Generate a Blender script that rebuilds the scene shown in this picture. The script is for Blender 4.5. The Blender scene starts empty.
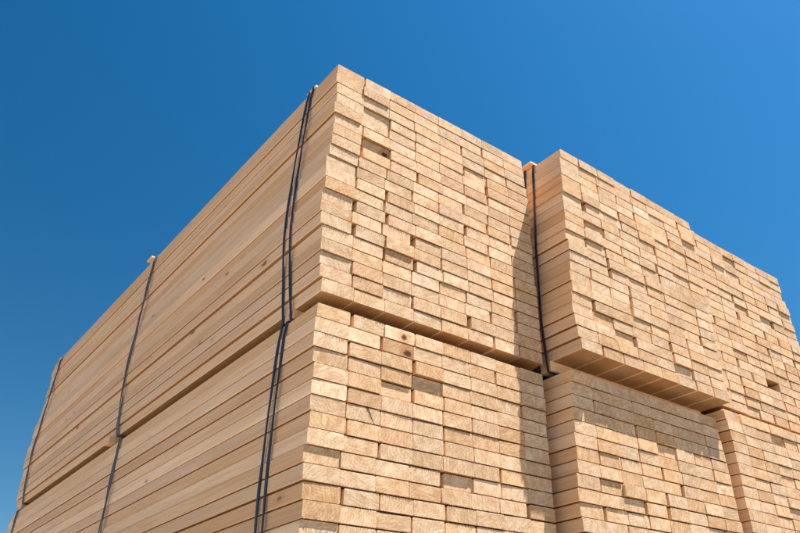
import bpy, bmesh, math, random
from mathutils import Matrix, Vector

C = bpy.context.scene.collection
SC = bpy.context.scene
S = 0.125                      # one board pitch (0.125 m) is the working unit
rnd = random.Random(7)

# ------------------------------------------------------------------ camera
YAW, PITCH, ROLL = 0.6953, 0.5565, -0.0189
fw = Vector((math.sin(YAW) * math.cos(PITCH), math.cos(YAW) * math.cos(PITCH), math.sin(PITCH)))
rt = Vector((math.cos(YAW), -math.sin(YAW), 0))
up = rt.cross(fw)
c_, s_ = math.cos(ROLL), math.sin(ROLL)
rt, up = c_ * rt + s_ * up, -s_ * rt + c_ * up
GROUND = -17.6                 # ground level in units
cam = bpy.data.cameras.new('camera')
cam_ob = bpy.data.objects.new('camera', cam)
C.objects.link(cam_ob)
cam_ob.matrix_world = Matrix((
    (rt.x, up.x, -fw.x, -8.247 * S),
    (rt.y, up.y, -fw.y, -14.7664 * S),
    (rt.z, up.z, -fw.z, (-8.9666 - GROUND) * S),
    (0, 0, 0, 1)))
cam.sensor_width = 36.0
cam.lens = 741.35 / 800 * 36
cam.shift_x = (400 - 443.107) / 800
cam.shift_y = (242.206 - 266.5) / 800
cam.clip_start = 0.02
cam.clip_end = 20000
SC.camera = cam_ob

# ------------------------------------------------------------------ sky and sun
SUN_DIR = Vector((1.85, -1.20, 5.15)).normalized()         # towards the sun
SUN_EL = math.asin(SUN_DIR.z)
SUN_AZ = math.atan2(SUN_DIR.x, SUN_DIR.y)
world = bpy.data.worlds.new('World')
SC.world = world
world.use_nodes = True
wn = world.node_tree
sky = wn.nodes.new('ShaderNodeTexSky')
sky.sky_type = 'NISHITA'
sky.sun_disc = False
sky.sun_elevation = SUN_EL
sky.sun_rotation = SUN_AZ
sky.altitude = 600
sky.air_density = 1.0
sky.dust_density = 0.35
sky.ozone_density = 1.2
hs = wn.nodes.new('ShaderNodeHueSaturation')             # the polarised, saturated blue of the photograph
hs.inputs['Saturation'].default_value = 1.43
hs.inputs['Hue'].default_value = 0.4925
wn.links.new(sky.outputs[0], hs.inputs['Color'])
# skylight is polarised most at right angles to the sun; the photograph's filter darkens it there:
# factor = 1.17 - 0.90 p + 0.37 p^2, p = sin^2(g) / (1 + cos^2(g)), g = angle from the sun
def wmath(op, a, b=None):
    x = wn.nodes.new('ShaderNodeMath'); x.operation = op
    for i, v in enumerate((a, b)):
        if isinstance(v, bpy.types.NodeSocket): wn.links.new(v, x.inputs[i])
        elif v is not None: x.inputs[i].default_value = v
    return x.outputs[0]
wtc = wn.nodes.new('ShaderNodeTexCoord')
wdot = wn.nodes.new('ShaderNodeVectorMath'); wdot.operation = 'DOT_PRODUCT'
wn.links.new(wtc.outputs['Generated'], wdot.inputs[0])
wdot.inputs[1].default_value = SUN_DIR
wsep = wn.nodes.new('ShaderNodeSeparateXYZ')
wn.links.new(wtc.outputs['Generated'], wsep.inputs[0])
wmr = wn.nodes.new('ShaderNodeMapRange')                 # the pale haze by the horizon keeps its natural tint
wn.links.new(wsep.outputs[2], wmr.inputs[0])
wmr.inputs[1].default_value, wmr.inputs[2].default_value = 0.02, 0.16
wn.links.new(wmr.outputs[0], hs.inputs['Fac'])
c2 = wmath('MULTIPLY', wdot.outputs['Value'], wdot.outputs['Value'])
pol = wmath('DIVIDE', wmath('SUBTRACT', 1.0, c2), wmath('ADD', 1.0, c2))
fac = wmath('ADD', 1.17, wmath('MULTIPLY', pol, wmath('SUBTRACT', wmath('MULTIPLY', pol, 0.37), 0.90)))
wsc = wn.nodes.new('ShaderNodeVectorMath'); wsc.operation = 'SCALE'
wn.links.new(hs.outputs[0], wsc.inputs[0])
wn.links.new(fac, wsc.inputs['Scale'])
wn.links.new(wsc.outputs[0], wn.nodes['Background'].inputs[0])
wn.nodes['Background'].inputs[1].default_value = 0.05
sun = bpy.data.lights.new('sun', 'SUN')
sun.energy = 5.0
sun.angle = math.radians(0.5)
sun.color = (1.0, 0.95, 0.89)
sun_ob = bpy.data.objects.new('sun', sun)
C.objects.link(sun_ob)
sun_ob.rotation_euler = SUN_DIR.to_track_quat('Z', 'Y').to_euler()
sun_ob.location = (4, -4, 14)
VS = SC.view_settings
VS.view_transform = 'Standard'
VS.look = 'None'
VS.exposure = 1.70
VS.gamma = 1.0

# ------------------------------------------------------------------ node helpers
def new_mat(name):
    m = bpy.data.materials.new(name)
    m.use_nodes = True
    t = m.node_tree
    return m, t, t.nodes['Principled BSDF']

class NB:
    """small helper to write node trees as expressions"""
    def __init__(self, t): self.t = t
    def n(self, typ, **kw):
        x = self.t.nodes.new(typ)
        for k, v in kw.items(): setattr(x, k, v)
        return x
    def put(self, sock, v):
        if isinstance(v, bpy.types.NodeSocket): self.t.links.new(v, sock)
        elif v is not None: sock.default_value = v
    def math(self, op, a, b=None, c=None, clamp=False):
        x = self.n('ShaderNodeMath', operation=op, use_clamp=clamp)
        for i, v in enumerate((a, b, c)): self.put(x.inputs[i], v)
        return x.outputs[0]
    def vm(self, op, a, b=None):
        x = self.n('ShaderNodeVectorMath', operation=op)
        self.put(x.inputs[0], a)
        self.put(x.inputs[1], b)
        return x.outputs[1] if op in ('LENGTH', 'DISTANCE') else x.outputs[0]
    def noise(self, vec, scale, detail=3, rough=0.55, dist=0.0):
        x = self.n('ShaderNodeTexNoise')
        self.put(x.inputs['Vector'], vec)
        x.inputs['Scale'].default_value = scale
        x.inputs['Detail'].default_value = detail
        x.inputs['Roughness'].default_value = rough
        x.inputs['Distortion'].default_value = dist
        return x.outputs['Fac']
    def ramp(self, f, a, b, lo=0.0, hi=1.0):
        x = self.n('ShaderNodeMapRange')
        x.clamp = True
        self.put(x.inputs[0], f)
        for i, v in enumerate((a, b, lo, hi)): self.put(x.inputs[i + 1], v)
        return x.outputs[0]
    def mix(self, f, a, b, mode='MIX'):
        x = self.n('ShaderNodeMix', data_type='RGBA', blend_type=mode)
        self.put(x.inputs[0], f)
        self.put(x.inputs[6], a)
        self.put(x.inputs[7], b)
        return x.outputs[2]
    def comb(self, x, y, z):
        k = self.n('ShaderNodeCombineXYZ')
        for i, v in enumerate((x, y, z)): self.put(k.inputs[i], v)
        return k.outputs[0]

def rgb(r, g, b): return (r, g, b, 1.0)

def board_coords(b):
    """object space in board units, plus per-board random numbers"""
    tc = b.n('ShaderNodeTexCoord')
    p = b.vm('SCALE', tc.outputs['Object'])
    p.node.inputs['Scale'].default_value = 1.0 / S
    oi = b.n('ShaderNodeObjectInfo')
    r1 = oi.outputs['Random']
    r2 = b.math('FRACT', b.math('MULTIPLY', r1, 137.31))
    r3 = b.math('FRACT', b.math('MULTIPLY', r1, 731.77))
    off = b.comb(b.math('MULTIPLY', r2, 61), b.math('MULTIPLY', r3, 47), b.math('MULTIPLY', r1, 83))
    return p, oi, r1, r2, r3, off

def end_grain(name, knot=None, crack=None):
    """sawn board end: growth-ring arcs, fuzzy saw marks, blotches"""
    m, t, bs = new_mat(name)
    b = NB(t)
    p, oi, r1, r2, r3, off = board_coords(b)
    sep = b.n('ShaderNodeSeparateXYZ'); t.links.new(p, sep.inputs[0])
    px, py, pz = sep.outputs
    flat = b.comb(px, 0.0, pz)
    fo = b.vm('ADD', flat, off)
    pith = b.comb(b.math('MULTIPLY_ADD', r2, 2.4, -0.7), 0.0, b.math('MULTIPLY_ADD', r3, 2.2, -0.95))
    wob = b.noise(fo, 3.5, 3)
    rad = b.math('ADD', b.vm('DISTANCE', flat, pith), b.math('MULTIPLY', wob, 0.10))
    per = b.math('MULTIPLY_ADD', r1, 45, 52)
    ring = b.math('SINE', b.math('MULTIPLY', rad, per))
    ring = b.ramp(ring, 0.1, 1.0)
    mott = b.noise(fo, 4.2, 5, 0.65)
    fine = b.noise(fo, 26, 4, 0.7)
    # saw marks, slanting differently on every board
    ang = b.math('MULTIPLY_ADD', r3, 2.3, -0.35)
    u = b.math('ADD', b.math('MULTIPLY', px, b.math('COSINE', ang)), b.math('MULTIPLY', pz, b.math('SINE', ang)))
    w = b.math('SUBTRACT', b.math('MULTIPLY', pz, b.math('COSINE', ang)), b.math('MULTIPLY', px, b.math('SINE', ang)))
    saw = b.noise(b.vm('ADD', b.comb(b.math('MULTIPLY', u, 3.4), 0.0, b.math('MULTIPLY', w, 19)), off), 1.0, 3, 0.6)
    light = rgb(0.55, 0.40, 0.272)
    deep = rgb(0.42, 0.272, 0.155)
    col = b.mix(b.ramp(mott, 0.38, 0.62), light, deep)
    col = b.mix(b.math('MULTIPLY', ring, 0.62), col, rgb(0.40, 0.24, 0.11))
    col = b.mix(b.math('MULTIPLY', b.ramp(saw, 0.50, 0.70), 0.44), col, rgb(0.72, 0.585, 0.42))
    col = b.mix(b.math('MULTIPLY', b.ramp(saw, 0.46, 0.32), 0.40), col, rgb(0.31, 0.178, 0.08))
    col = b.mix(b.math('MULTIPLY', b.ramp(fine, 0.50, 0.72), 0.45), col, rgb(0.31, 0.185, 0.085))
    col = b.mix(b.math('MULTIPLY', b.ramp(fine, 0.48, 0.34), 0.40), col, rgb(0.69, 0.56, 0.39))
    big = b.noise(fo, 1.3, 2)
    pale = b.math('MULTIPLY', b.ramp(big, 0.60, 0.70), 0.38)
    col = b.mix(pale, col, rgb(0.66, 0.56, 0.43))
    if knot:
        kd = b.vm('DISTANCE', b.vm('MULTIPLY', flat, (1, 0, 1.2)), (knot[0], 0, knot[1] * 1.2))
        kd = b.math('ADD', kd, b.math('MULTIPLY_ADD', b.noise(fo, 6, 3), 0.24, -0.12))
        halo = b.ramp(kd, knot[2] * 3.2, knot[2] * 0.9)
        col = b.mix(b.math('MULTIPLY', halo, 0.75), col, rgb(0.36, 0.165, 0.06))
        rr = b.ramp(b.math('SINE', b.math('MULTIPLY', kd, 70)), 0, 1)
        col = b.mix(b.math('MULTIPLY', b.math('MULTIPLY', halo, rr), 0.5), col, rgb(0.20, 0.08, 0.03))
        col = b.mix(b.ramp(kd, knot[2] * 1.0, knot[2] * 0.7), col, rgb(0.07, 0.028, 0.014))
    if crack:
        lx = b.math('ADD', px, b.math('MULTIPLY', pz, crack[1]))
        lx = b.math('ADD', lx, b.math('MULTIPLY_ADD', b.noise(fo, 5, 2), 0.06, -0.03))
        dd = b.math('ABSOLUTE', b.math('SUBTRACT', lx, crack[0]))
        wd = b.math('MULTIPLY_ADD', pz, 0.14, 0.012)
        col = b.mix(b.ramp(b.math('DIVIDE', dd, wd), 1.0, 0.5), col, rgb(0.10, 0.062, 0.036))
    col = b.mix(1.0, col, oi.outputs['Color'], 'MULTIPLY')
    t.links.new(col, bs.inputs['Base Color'])
    bs.inputs['Roughness'].default_value = 0.85
    bs.inputs['Specular IOR Level'].default_value = 0.15
    bp = b.n('ShaderNodeBump')
    bp.inputs['Strength'].default_value = 0.55
    bp.inputs['Distance'].default_value = 0.0016
    hgt = b.math('ADD', b.math('MULTIPLY', fine, 0.6), b.math('ADD', b.math('MULTIPLY', saw, 0.6), b.math('MULTIPLY', mott, 0.5)))
    t.links.new(hgt, bp.inputs['Height'])
    t.links.new(bp.outputs[0], bs.inputs['Normal'])
    return m

def long_grain(name, A=(0.83, 0.585, 0.385), B=(0.71, 0.465, 0.275)):
    """planed face along the board: streaks along Y, knots, slow colour drift"""
    m, t, bs = new_mat(name)
    b = NB(t)
    p, oi, r1, r2, r3, off = board_coords(b)
    po = b.vm('ADD', p, off)
    st = b.vm('MULTIPLY', po, (9, 0.16, 9))
    warp = b.noise(b.vm('MULTIPLY', po, (1.4, 0.22, 1.4)), 1.0, 2)
    st = b.vm('ADD', st, b.comb(b.math('MULTIPLY', warp, 2.2), 0.0, b.math('MULTIPLY', warp, 2.2)))
    g1 = b.noise(st, 1.0, 4, 0.6)
    g2 = b.noise(b.vm('MULTIPLY', po, (46, 0.5, 46)), 1.0, 2, 0.6)
    drift = b.noise(b.vm('MULTIPLY', po, (0.8, 0.11, 0.8)), 1.0, 2)
    fine = b.noise(b.vm('MULTIPLY', po, (60, 9, 60)), 1.0, 3, 0.7)
    col = b.mix(b.ramp(drift, 0.36, 0.64), rgb(*A), rgb(*B))
    col = b.mix(b.math('MULTIPLY', b.ramp(g1, 0.48, 0.70), 0.40), col, rgb(0.52, 0.30, 0.15))
    col = b.mix(b.math('MULTIPLY', b.ramp(g2, 0.48, 0.68), 0.36), col, rgb(0.45, 0.26, 0.13))
    col = b.mix(b.math('MULTIPLY', b.ramp(fine, 0.5, 0.75), 0.25), col, rgb(0.80, 0.60, 0.42))
    # knots
    kv = b.vm('ADD', b.vm('MULTIPLY', p, (1.1, 0.50, 1.1)), off)
    vo = b.n('ShaderNodeTexVoronoi', voronoi_dimensions='3D')
    t.links.new(kv, vo.inputs['Vector'])
    vo.inputs['Scale'].default_value = 1.0
    vo.inputs['Randomness'].default_value = 1.0
    sel = b.n('ShaderNodeSeparateColor')
    t.links.new(vo.outputs['Color'], sel.inputs[0])
    size = b.math('MULTIPLY_ADD', sel.outputs[0], 0.135, -0.02)
    kd = b.math('ADD', vo.outputs['Distance'], b.math('MULTIPLY_ADD', b.noise(po, 9, 2), 0.05, -0.025))
    f = b.math('SUBTRACT', size, kd)
    col = b.mix(b.math('MULTIPLY', b.ramp(f, -0.08, 0.01), 0.34), col, rgb(0.36, 0.195, 0.085))
    col = b.mix(b.math('MULTIPLY', b.ramp(f, 0.0, 0.022), 0.78), col, rgb(0.17, 0.082, 0.035))
    col = b.mix(1.0, col, oi.outputs['Color'], 'MULTIPLY')
    t.links.new(col, bs.inputs['Base Color'])
    bs.inputs['Roughness'].default_value = 0.62
    bs.inputs['Specular IOR Level'].default_value = 0.25
    bp = b.n('ShaderNodeBump')
    bp.inputs['Strength'].default_value = 0.35
    bp.inputs['Distance'].default_value = 0.0012
    t.links.new(b.math('ADD', g1, b.math('MULTIPLY', fine, 0.5)), bp.inputs['Height'])
    t.links.new(bp.outputs[0], bs.inputs['Normal'])
    return m

def strap_material(name='navy_polyester_strap', A=(0.012, 0.022, 0.050), B=(0.020, 0.034, 0.072)):
    m, t, bs = new_mat(name)
    b = NB(t)
    tc = b.n('ShaderNodeTexCoord')
    w = b.noise(b.vm('MULTIPLY', tc.outputs['Object'], (40, 900, 40)), 1.0, 2)
    d = b.noise(b.vm('MULTIPLY', tc.outputs['Object'], (9, 40, 9)), 1.0, 3)
    col = b.mix(b.ramp(w, 0.35, 0.65), rgb(*A), rgb(*B))
    col = b.mix(b.math('MULTIPLY', b.ramp(d, 0.55, 0.75), 0.35), col, rgb(0.10, 0.11, 0.13))
    t.links.new(col, bs.inputs['Base Color'])
    bs.inputs['Roughness'].default_value = 0.38
    return m

def ground_material():
    m, t, bs = new_mat('pale_yard_concrete')
    b = NB(t)
    tc = b.n('ShaderNodeTexCoord')
    o = tc.outputs['Object']
    n1 = b.noise(o, 0.35, 5)
    n2 = b.noise(o, 30, 4)
    col = b.mix(b.ramp(n1, 0.3, 0.7), rgb(0.26, 0.217, 0.165), rgb(0.205, 0.17, 0.13))
    col = b.mix(b.math('MULTIPLY', b.ramp(n2, 0.45, 0.7), 0.4), col, rgb(0.22, 0.195, 0.16))
    t.links.new(col, bs.inputs['Base Color'])
    bs.inputs['Roughness'].default_value = 0.9
    bp = b.n('ShaderNodeBump')
    bp.inputs['Distance'].default_value = 0.004
    t.links.new(n2, bp.inputs['Height'])
    t.links.new(bp.outputs[0], bs.inputs['Normal'])
    return m

M_END = end_grain('sawn_end_grain')
M_KNOT = end_grain('sawn_end_with_knot', knot=(0.62, 0.15, 0.10))
M_KNOT2 = end_grain('sawn_end_with_red_knot', knot=(0.80, 0.13, 0.11))
M_CRACK = end_grain('sawn_end_with_crack', crack=(0.80, 0.55))
M_LONG = long_grain('planed_spruce_face')
M_WIDE = long_grain('sawn_wide_face_shaded', A=(0.38, 0.218, 0.098), B=(0.31, 0.165, 0.068))  # sawn face, with the shade of gaps and undersides darkened into its colour
M_STRAP = strap_material()
M_STRAP_GREY = strap_material('grey_strap', (0.065, 0.068, 0.092), (0.115, 0.115, 0.14))  # lighter grey tone for the middle and far straps
M_GROUND = ground_material()

# ------------------------------------------------------------------ ground
def build_ground():
    bm = bmesh.new()
    bmesh.ops.create_grid(bm, x_segments=8, y_segments=8, size=3000)
    me = bpy.data.meshes.new('ground'); bm.to_mesh(me); bm.free()
    me.materials.append(M_GROUND)
    o = bpy.data.objects.new('ground', me)
    C.objects.link(o)
    o['kind'] = 'structure'
build_ground()

# ------------------------------------------------------------------ meshes
LEN = 30.2        # board length, units
BW, BT = 0.974, 0.390

def board_mesh(name, seed, end_mat, fringe=0, length=LEN):
    """one board, front end at y = 0, lower left front corner at the origin; eased long edges,
    a slightly uneven sawn end and, on some, torn fibres along the lower arris"""
    r = random.Random(seed)
    e = 0.020 + r.random() * 0.012
    bm = bmesh.new()
    prof = [(e, 0), (BW - e, 0), (BW, e), (BW, BT - e), (BW - e, BT), (e, BT), (0, BT - e), (0, e)]
    rings = []
    skew_x, skew_z = r.uniform(-.010, .010), r.uniform(-.005, .005)
    for y in (0.0, length):
        ring = []
        for (x, z) in prof:
            yy = y
            if y == 0.0:
                yy = skew_x * (x - .5) + skew_z * (z / BT - .5) + r.uniform(-.003, .003)
            ring.append(bm.verts.new((x * S, yy * S, z * S)))
        rings.append(ring)
    n = len(prof)
    for i in range(n):
        f = bm.faces.new((rings[0][i], rings[0][(i + 1) % n], rings[1][(i + 1) % n], rings[1][i]))
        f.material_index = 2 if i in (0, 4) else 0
    f = bm.faces.new(rings[0]); f.material_index = 1
    f = bm.faces.new(list(reversed(rings[1]))); f.material_index = 1
    bmesh.ops.recalc_face_normals(bm, faces=bm.faces[:])
    if fringe:
        # torn fibres: thin wedges standing out of the lower (or upper) edge of the sawn end
        x = 0.05
        while x < BW - 0.06:
            w = r.uniform(.010, .030)
            if r.random() < 0.75:
                d = r.uniform(.010, .035)
                hz = r.uniform(.008, .022)
                top = fringe == 2
                z0 = BT - 0.004 if top else 0.004
                z1 = BT - 0.03 if top else 0.03
                zt = BT + hz if top else -hz
                a = bm.verts.new((x * S, .004 * S, z0 * S)); b2 = bm.verts.new(((x + w) * S, .004 * S, z0 * S))
                c = bm.verts.new(((x + w / 2) * S, .004 * S, z1 * S))
                tip = bm.verts.new(((x + w / 2 + r.uniform(-.02, .02)) * S, -d * S, zt * S))
                for q in ((a, b2, tip), (b2, c, tip), (c, a, tip)):
                    fa = bm.faces.new(q); fa.material_index = 1
            x += w + r.uniform(.0, .05)
    me = bpy.data.meshes.new(name)
    bm.to_mesh(me); bm.free()
    me.materials.append(M_LONG)
    me.materials.append(end_mat)
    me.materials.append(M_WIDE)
    return me

PLAIN = [board_mesh('board', 10 + i, M_END) for i in range(7)]
TORN = [board_mesh('board', 30 + i, M_END, fringe=1 + (i % 4 == 3)) for i in range(6)]
KNOT = board_mesh('board', 50, M_KNOT)
KNOT2 = board_mesh('board', 51, M_KNOT2)
CRACK = board_mesh('board', 52, M_CRACK, fringe=1)
TORN_TOP = board_mesh('board', 53, M_END, fringe=2)

def box_mesh(name, x0, x1, y0, y1, z0, z1, mat, e=0.012, seed=0):
    r = random.Random(seed)
    bm = bmesh.new()
    bmesh.ops.create_cube(bm, size=1)
    for v in bm.verts:
        v.co = Vector(((x0 if v.co.x < 0 else x1) * S, (y0 if v.co.y < 0 else y1) * S, (z0 if v.co.z < 0 else z1) * S))
    bmesh.ops.bevel(bm, geom=bm.edges[:], offset=e * S, segments=1, affect='EDGES')
    me = bpy.data.meshes.new(name); bm.to_mesh(me); bm.free()
    me.materials.append(mat)
    return me

def hull_side(pts, sign):
    """outer chain, from top to bottom, of points (x, z) on the left (sign -1) or right (+1)"""
    pts = sorted(pts, key=lambda p: -p[1])
    ch = []
    for p in pts:
        while len(ch) >= 2:
            (ax, az), (bx, bz) = ch[-2], ch[-1]
            t = (az - bz) / (az - p[1]) if az != p[1] else 0
            xl = ax + (p[0] - ax) * t
            if (bx - xl) * sign <= 1e-4: ch.pop()
            else: break
        ch.append(p)
    return ch

def strap_mesh(loop, y_of, seed, width=0.095, th=0.026, twist=0.0, mat=None):
    """a closed band of strapping following loop [(x, z)], y_of(t) its place along the boards"""
    pts = []
    n = len(loop)
    for i in range(n):
        a, b = Vector(loop[i]), Vector(loop[(i + 1) % n])
        L = (b - a).length
        if L < .15: pts.append(a); continue
        e = .05 / L
        k = max(1, int(L / 0.5))
        pts += [a, a.lerp(b, e)] + [a.lerp(b, j / k) for j in range(1, k)] + [a.lerp(b, 1 - e)]
    n = len(pts)
    pts = [q for i in range(n) for q in (pts[i].lerp(pts[(i + 1) % n], .25), pts[i].lerp(pts[(i + 1) % n], .75))]
    n = len(pts)
    bm = bmesh.new()
    rings = []
    for i, p in enumerate(pts):
        d = (pts[(i + 1) % n] - pts[i - 1]).normalized()
        nrm = Vector((d.y, -d.x))                       # outward for an anticlockwise (x, z) loop
        y = y_of(p.x, p.y)
        tw = twist * math.sin(p.y * 1.9 + seed) if abs(d.y) > .9 else 0.0
        ring = []
        for (sy, so) in ((-.5, 0), (.5, 0), (.5, 1), (.28, 1.25), (-.28, 1.25), (-.5, 1)):
            q = p + nrm * (th * so + abs(tw) * width * .5 + sy * tw * width)
            ring.append(bm.verts.new((q.x * S, (y + sy * width) * S, q.y * S)))
        rings.append(ring)
    for i in range(n):
        A, B = rings[i], rings[(i + 1) % n]
        for j in range(6):
            bm.faces.new((A[j], A[(j + 1) % 6], B[(j + 1) % 6], B[j]))
    bmesh.ops.recalc_face_normals(bm, faces=bm.faces[:])
    me = bpy.data.meshes.new('strap'); bm.to_mesh(me); bm.free()
    me.materials.append(mat)
    return me

def lerp_list(a, n):
    if len(a) == n: return list(a)
    return [a[min(i, len(a) - 1)] for i in range(n)]

TINTS = [(1.0, 1.0, 1.0), (1.05, 1.02, .98), (.93, .90, .86), (1.04, .98, .90), (.98, .94, .93), (1.08, 1.06, 1.05), (.93, .88, .81), (1.0, .94, .84),
         (.95, .84, .70), (1.10, 1.11, 1.12), (.92, .83, .73), (1.04, .97, .85)]

def bundle(label, X, Y, Z, rows=20, h=0.401, xl=(0,), xr=(8,), yrow=None, relief=0.022, recess=0.05, over=None,
           gap=0.32, top_batten=None, straps=(1.5, 14.9, 28.7), special=None, seed=1, joined=False, batten_out=(0.02, 0.3, 0.02), tops=None, grey=True, bow=0.0):
    """a strapped pack of boards: Empty at its lower left front corner > board, strap, batten"""
    r = random.Random(seed)
    over, special, tops = over or {}, special or {}, tops or {}
    root = bpy.data.objects.new('lumber_bundle', None)
    C.objects.link(root)
    root.empty_display_size = 0.2
    root.location = (X * S, Y * S, (Z - GROUND) * S)
    root['label'] = label
    root['category'] = 'lumber bundle'
    root['group'] = 'strapped lumber bundles in the stack'
    xl, xr = lerp_list(list(xl), rows), lerp_list(list(xr), rows)
    edges_l, edges_r = [], []
    jb = bmesh.new() if joined else None
    for k in range(rows):
        z = (rows - 1 - k) * h
        a, b = xl[k] + r.uniform(-.012, .012), xr[k] + r.uniform(-.015, .015)
        sc = min(1.0, (b - a) / (8 * BW + 0.02))
        slack = max(0.0, (b - a) - 8 * BW * sc)
        wts = [0.12 + (r.random() ** 3) * 2.2 for _ in range(7)]
        tw = sum(wts)
        x = a
        ry = r.gauss(0, relief * 0.5) + (yrow[k] if yrow else 0)
        run = 0.0
        for c in range(8):
            run = 0.45 * run + r.gauss(0, relief * .6)
            y = ry + run
            q = r.random()
            if q < recess: y += r.uniform(.02, .07)
            elif q > 1 - recess * 0.6: y -= r.uniform(.02, .05)
            if (k, c) in over: y = over[(k, c)]
            tz = r.uniform(.905, .955) if c else r.uniform(.94, .98)
            if (k, c) in special: me = special[(k, c)]
            elif k and r.random() < .30: me = r.choice(TORN)
            else: me = r.choice(PLAIN)
            if joined:
                tmp = PLAIN[0].copy()
                tmp.transform(Matrix.Translation((x * S, y * S, z * S)) @ Matrix.Diagonal((sc, 1, tz, 1)))
                jb.from_mesh(tmp); bpy.data.meshes.remove(tmp)
            else:
                o = bpy.data.objects.new('board', me)
                C.objects.link(o)
                o.parent = root
                o.location = (x * S, y * S, z * S)
                o.scale = (sc, 1, tz)
                t = TINTS[int(r.random() ** 1.3 * len(TINTS))]
                g = r.uniform(.92, 1.06)
                if (k, c) in tops: t, g = tops[(k, c)], 1.0
                o.color = (t[0] * g, t[1] * g, t[2] * g, 1)
            if c == 0: edges_l += [(x, z + BT), (x, z)]
            if c == 7: edges_r += [(x + BW * sc, z + BT), (x + BW * sc, z)]
            x += BW * sc + (wts[c] / tw * slack if c < 7 else 0)
    if joined:
        me = bpy.data.meshes.new('board'); jb.to_mesh(me); jb.free()
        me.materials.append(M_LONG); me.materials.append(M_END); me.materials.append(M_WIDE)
        o = bpy.data.objects.new('board', me); C.objects.link(o); o.parent = root; o['kind'] = 'stuff'
    # battens below (and, on some packs, above), and the two straps at each of them
    bt = min(gap - 0.065, 0.34)
    H = rows * h - (h - BT)
    for i, sy in enumerate(straps):
        out = batten_out[i]
        bo = 0.0 if i == 0 else 0.50
        me = box_mesh('batten', -out, 8.0 + r.uniform(-.05, .02), sy - .30 + bo, sy + .30 + bo, -bt - .004, -.004, M_LONG, seed=i)
        o = bpy.data.objects.new('batten', me); C.objects.link(o); o.parent = root
        o.color = (1.05, 1.0, .93, 1)
        tb = 0.0
        if top_batten is not None and top_batten[i] is not None:
            tb = 0.085
            me = box_mesh('batten', xl[0] - top_batten[i][0], 8.0 + top_batten[i][1], sy - .28 + bo, sy + .28 + bo, H + .004, H + .004 + tb, M_LONG, seed=i + 9)
            o = bpy.data.objects.new('batten', me); C.objects.link(o); o.parent = root
            o.color = (1.06, 1.03, .96, 1)
            tb = tb + .004 if i == 0 else 0.0
        for j, dy in enumerate((-.20, .20) if i == 0 else (-.085, .085)):
            left = hull_side(edges_l + [(xl[0], H + tb), (max(-out, xl[-1] - .3), -bt - .006) if i == 0 else (xl[-1] + .004, -.008)], -1)
            right = hull_side(edges_r + [(edges_r[0][0], H + tb), (7.98, -bt - .006 if i == 0 else -.008)], 1)
            eps = .006
            loop = [(x - eps, z) for x, z in left]
            loop[0] = (loop[0][0], H + tb + eps)
            zb = -bt - .006 if i == 0 else -.008
            loop[-1] = (loop[-1][0], zb - eps)
            rr = [(x + eps, z) for x, z in right]
            rr[0] = (rr[0][0], H + tb + eps); rr[-1] = (rr[-1][0], zb - eps)
            loop = loop + list(reversed(rr))
            ph, am, tl = r.uniform(0, 6.28), r.uniform(.02, .05), r.uniform(-.03, .03)
            base = sy + dy
            f = lambda x, z, base=base, ph=ph, am=am, tl=tl: base + am * math.sin(z * .45 + ph) + tl * (z / H - .5)
            if i == 0 and bow:
                f = lambda x, z, sy=sy, sg=(-1 if j == 0 else 1): sy + bow * math.sin(math.pi * min(1, max(0, z / H))) + sg * (.13 + .07 * (1 - min(1, max(0, z / H))))
            me = strap_mesh(loop, f, i * 7 + j, width=.085 if i == 0 else .065, twist=.15 if i == 0 else .5, mat=M_STRAP if i == 0 or not grey else M_STRAP_GREY)
            o = bpy.data.objects.new('strap', me); C.objects.link(o); o.parent = root
    return root

# ------------------------------------------------------------------ the stack
P1U_L = [-.01, -.05, -.01, .02, -.04, .01, -.02, -.03, -.08, -.13, -.14, -.14, -.17, -.20, -.20, -.11, -.12, -.10, -.07, .0]
P1U_R = [7.91, 7.95, 7.97, 8.03, 8.05, 8.08, 8.07, 8.05, 8.04, 8.05, 8.03, 8.02, 8.03, 8.05, 8.05, 8.06, 8.06, 8.06, 8.05, 8.04]
P1L_L = [-.03, -.05, -.06, -.02, .01, .0, .0, .01, -.01, -.06, -.06, -.03, .0, -.02, .0]
P2U_L = [0, -.06, -.09, -.12, -.15, -.17, -.18, -.20, -.24, -.25, -.19, -.18, -.20, -.26, -.25, -.30, -.34, -.31, -.24, -.16]
P2U_R = [8.03, 8.06, 8.09, 8.13, 8.14, 8.10, 8.06, 8.02, 7.98, 7.97, 7.96, 7.97, 7.97, 7.96, 7.95, 7.95, 7.95, 7.97, 8.0, 8.04]
P2L_L = [.14, .09, .06, .07, .05, .02, .02, -.02, -.08, -.12, -.07, -.07, -.05]
P2L_R = [7.93, 7.97, 8.04, 8.06, 8.09, 8.12, 8.12, 8.13, 8.14, 8.15, 8.15]
P3U_R = [7.90, 8.0, 7.90, 8.10, 8.13, 8.19, 8.22, 8.25, 8.28, 8.30, 8.30]

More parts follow.
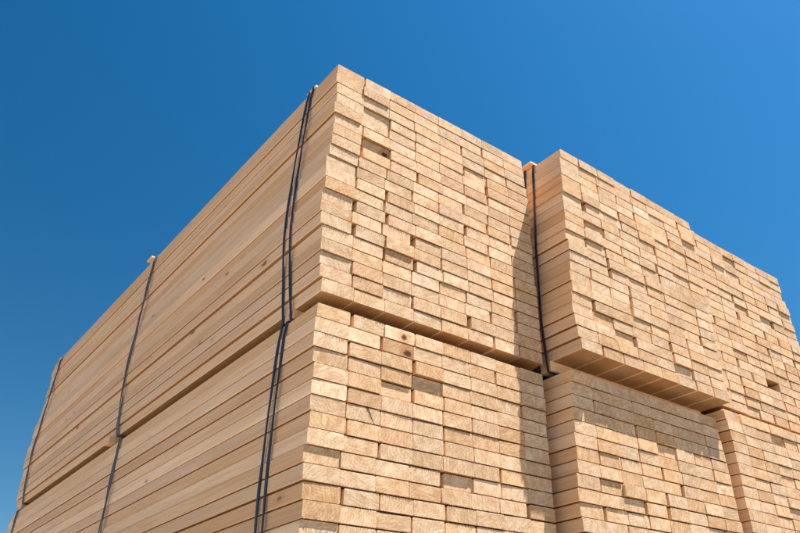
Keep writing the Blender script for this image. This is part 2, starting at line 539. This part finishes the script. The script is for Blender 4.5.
GREY = (.86, .84, .84)
PALE = (1.26, 1.30, 1.36)
bundle('upper left lumber bundle at the near corner, long side and front both in full view', 0, 0, 0,
       h=.4008, xl=P1U_L, xr=P1U_R, relief=.010, recess=.03, gap=.32, seed=11,
       over={(6, 1): .085, (0, 0): .03, (1, 0): .0, (8, 0): .025, (9, 0): .045, (4, 0): -.025, (5, 0): .015, (9, 1): .01, (12, 0): .035, (17, 0): .03,
             (18, 2): .035, (1, 1): -.035, (10, 1): -.01, (17, 1): -.015},
       top_batten=((.03, .0), (.17, .05), (.02, .02)), straps=(1.62, 14.85, 28.7), batten_out=(.03, .24, .03), bow=.22,
       special={(18, 2): TORN[0], (17, 0): TORN[1], (6, 1): KNOT2})
bundle('lower left lumber bundle with dark knots in its board ends, under the batten gap', 0, 0, -.322 - 20 * .4008,
       h=.4008, xl=[a - .04 for a in P1L_L], xr=(7.96,), relief=.010, gap=.32, seed=23, recess=.02,
       over={(3, 3): .065, (9, 0): .03, (8, 0): -.012, (13, 0): .025, (12, 0): -.02, (0, 0): 0, (0, 1): .02},
       special={(0, 2): KNOT, (1, 2): KNOT2, (6, 1): CRACK, (0, 1): TORN_TOP, (0, 4): TORN_TOP},
       tops={(1, 1): PALE, (0, 2): PALE, (1, 2): (.85, .74, .62), (5, 0): PALE},
       straps=(1.64, 14.1, 28.9), batten_out=(.03, .1, .03), bow=.18)
bundle('upper middle lumber bundle overhanging the front of the one below it', 8.80, -1.13, .31,
       h=.4008, xl=P2U_L, xr=P2U_R, relief=.017, recess=.05, gap=.52, seed=37, top_batten=((.24, .0), None, None), straps=(1.55, 14.85, 28.7), batten_out=(.25, .1, .02),
       over={(0, 0): 0, (0, 1): -.03, (0, 2): -.02})
bundle('lower middle lumber bundle, its top rows in the shade of the overhang', 8.43, -.64, -.21 - 20 * .4008,
       h=.4008, xl=P2L_L, xr=P2L_R, relief=.012, recess=.035, gap=.43, seed=41, straps=(1.55, 14.85, 28.7))
bundle('upper right lumber bundle with a dark hole among its board ends', 16.87, -.66, .40,
       h=.404, xl=(0,), xr=P3U_R, relief=.016, recess=.045, gap=.15, seed=53, over={(15, 4): 1.1}, straps=(1.55, 14.85, 28.7))
bundle('lower right lumber bundle seen past a narrow slot at the lower right edge', 16.95, -.78, .25 - 20 * .4008,
       h=.4008, xl=[0, .02, .05, .08, .08, .08, .06, .05, .05], xr=(8.05,), relief=.013, recess=.035, gap=.49, seed=67, straps=(1.55, 14.85, 28.7))
# the tier that carries them, wholly below the frame
for X, Y, top, lab in ((0, 0, -8.66, 'bottom left'), (8.43, -.6, -8.66, 'bottom middle'), (16.95, -.7, -8.255, 'bottom right')):
    n = 20 if top < -8.5 else 21
    bundle(lab + ' lumber bundle of the ground tier resting on battens', X, Y, top - n * .4008, rows=n, h=.4008,
           seed=int(X * 10) + 71, joined=True, gap=.4, straps=(1.55, 14.85, 28.7))
# sleepers between the ground and the lowest battens
for i, y in enumerate((1.2, 14.6, 28.4)):
    zb = -8.66 - 20 * .4008
    me = box_mesh('timber_sleeper', -.3, 25.4, y - .5, y + 1.2, GROUND, zb - .36, M_LONG, e=.03, seed=i)
    o = bpy.data.objects.new('timber_sleeper', me); C.objects.link(o)
    o.location = (0, 0, -GROUND * S)
    o['label'] = ('front', 'middle', 'rear')[i] + ' timber sleeper on the yard ground under the lowest bundles'
    o['category'] = 'sleeper'
    o['group'] = 'sleepers under the stack'
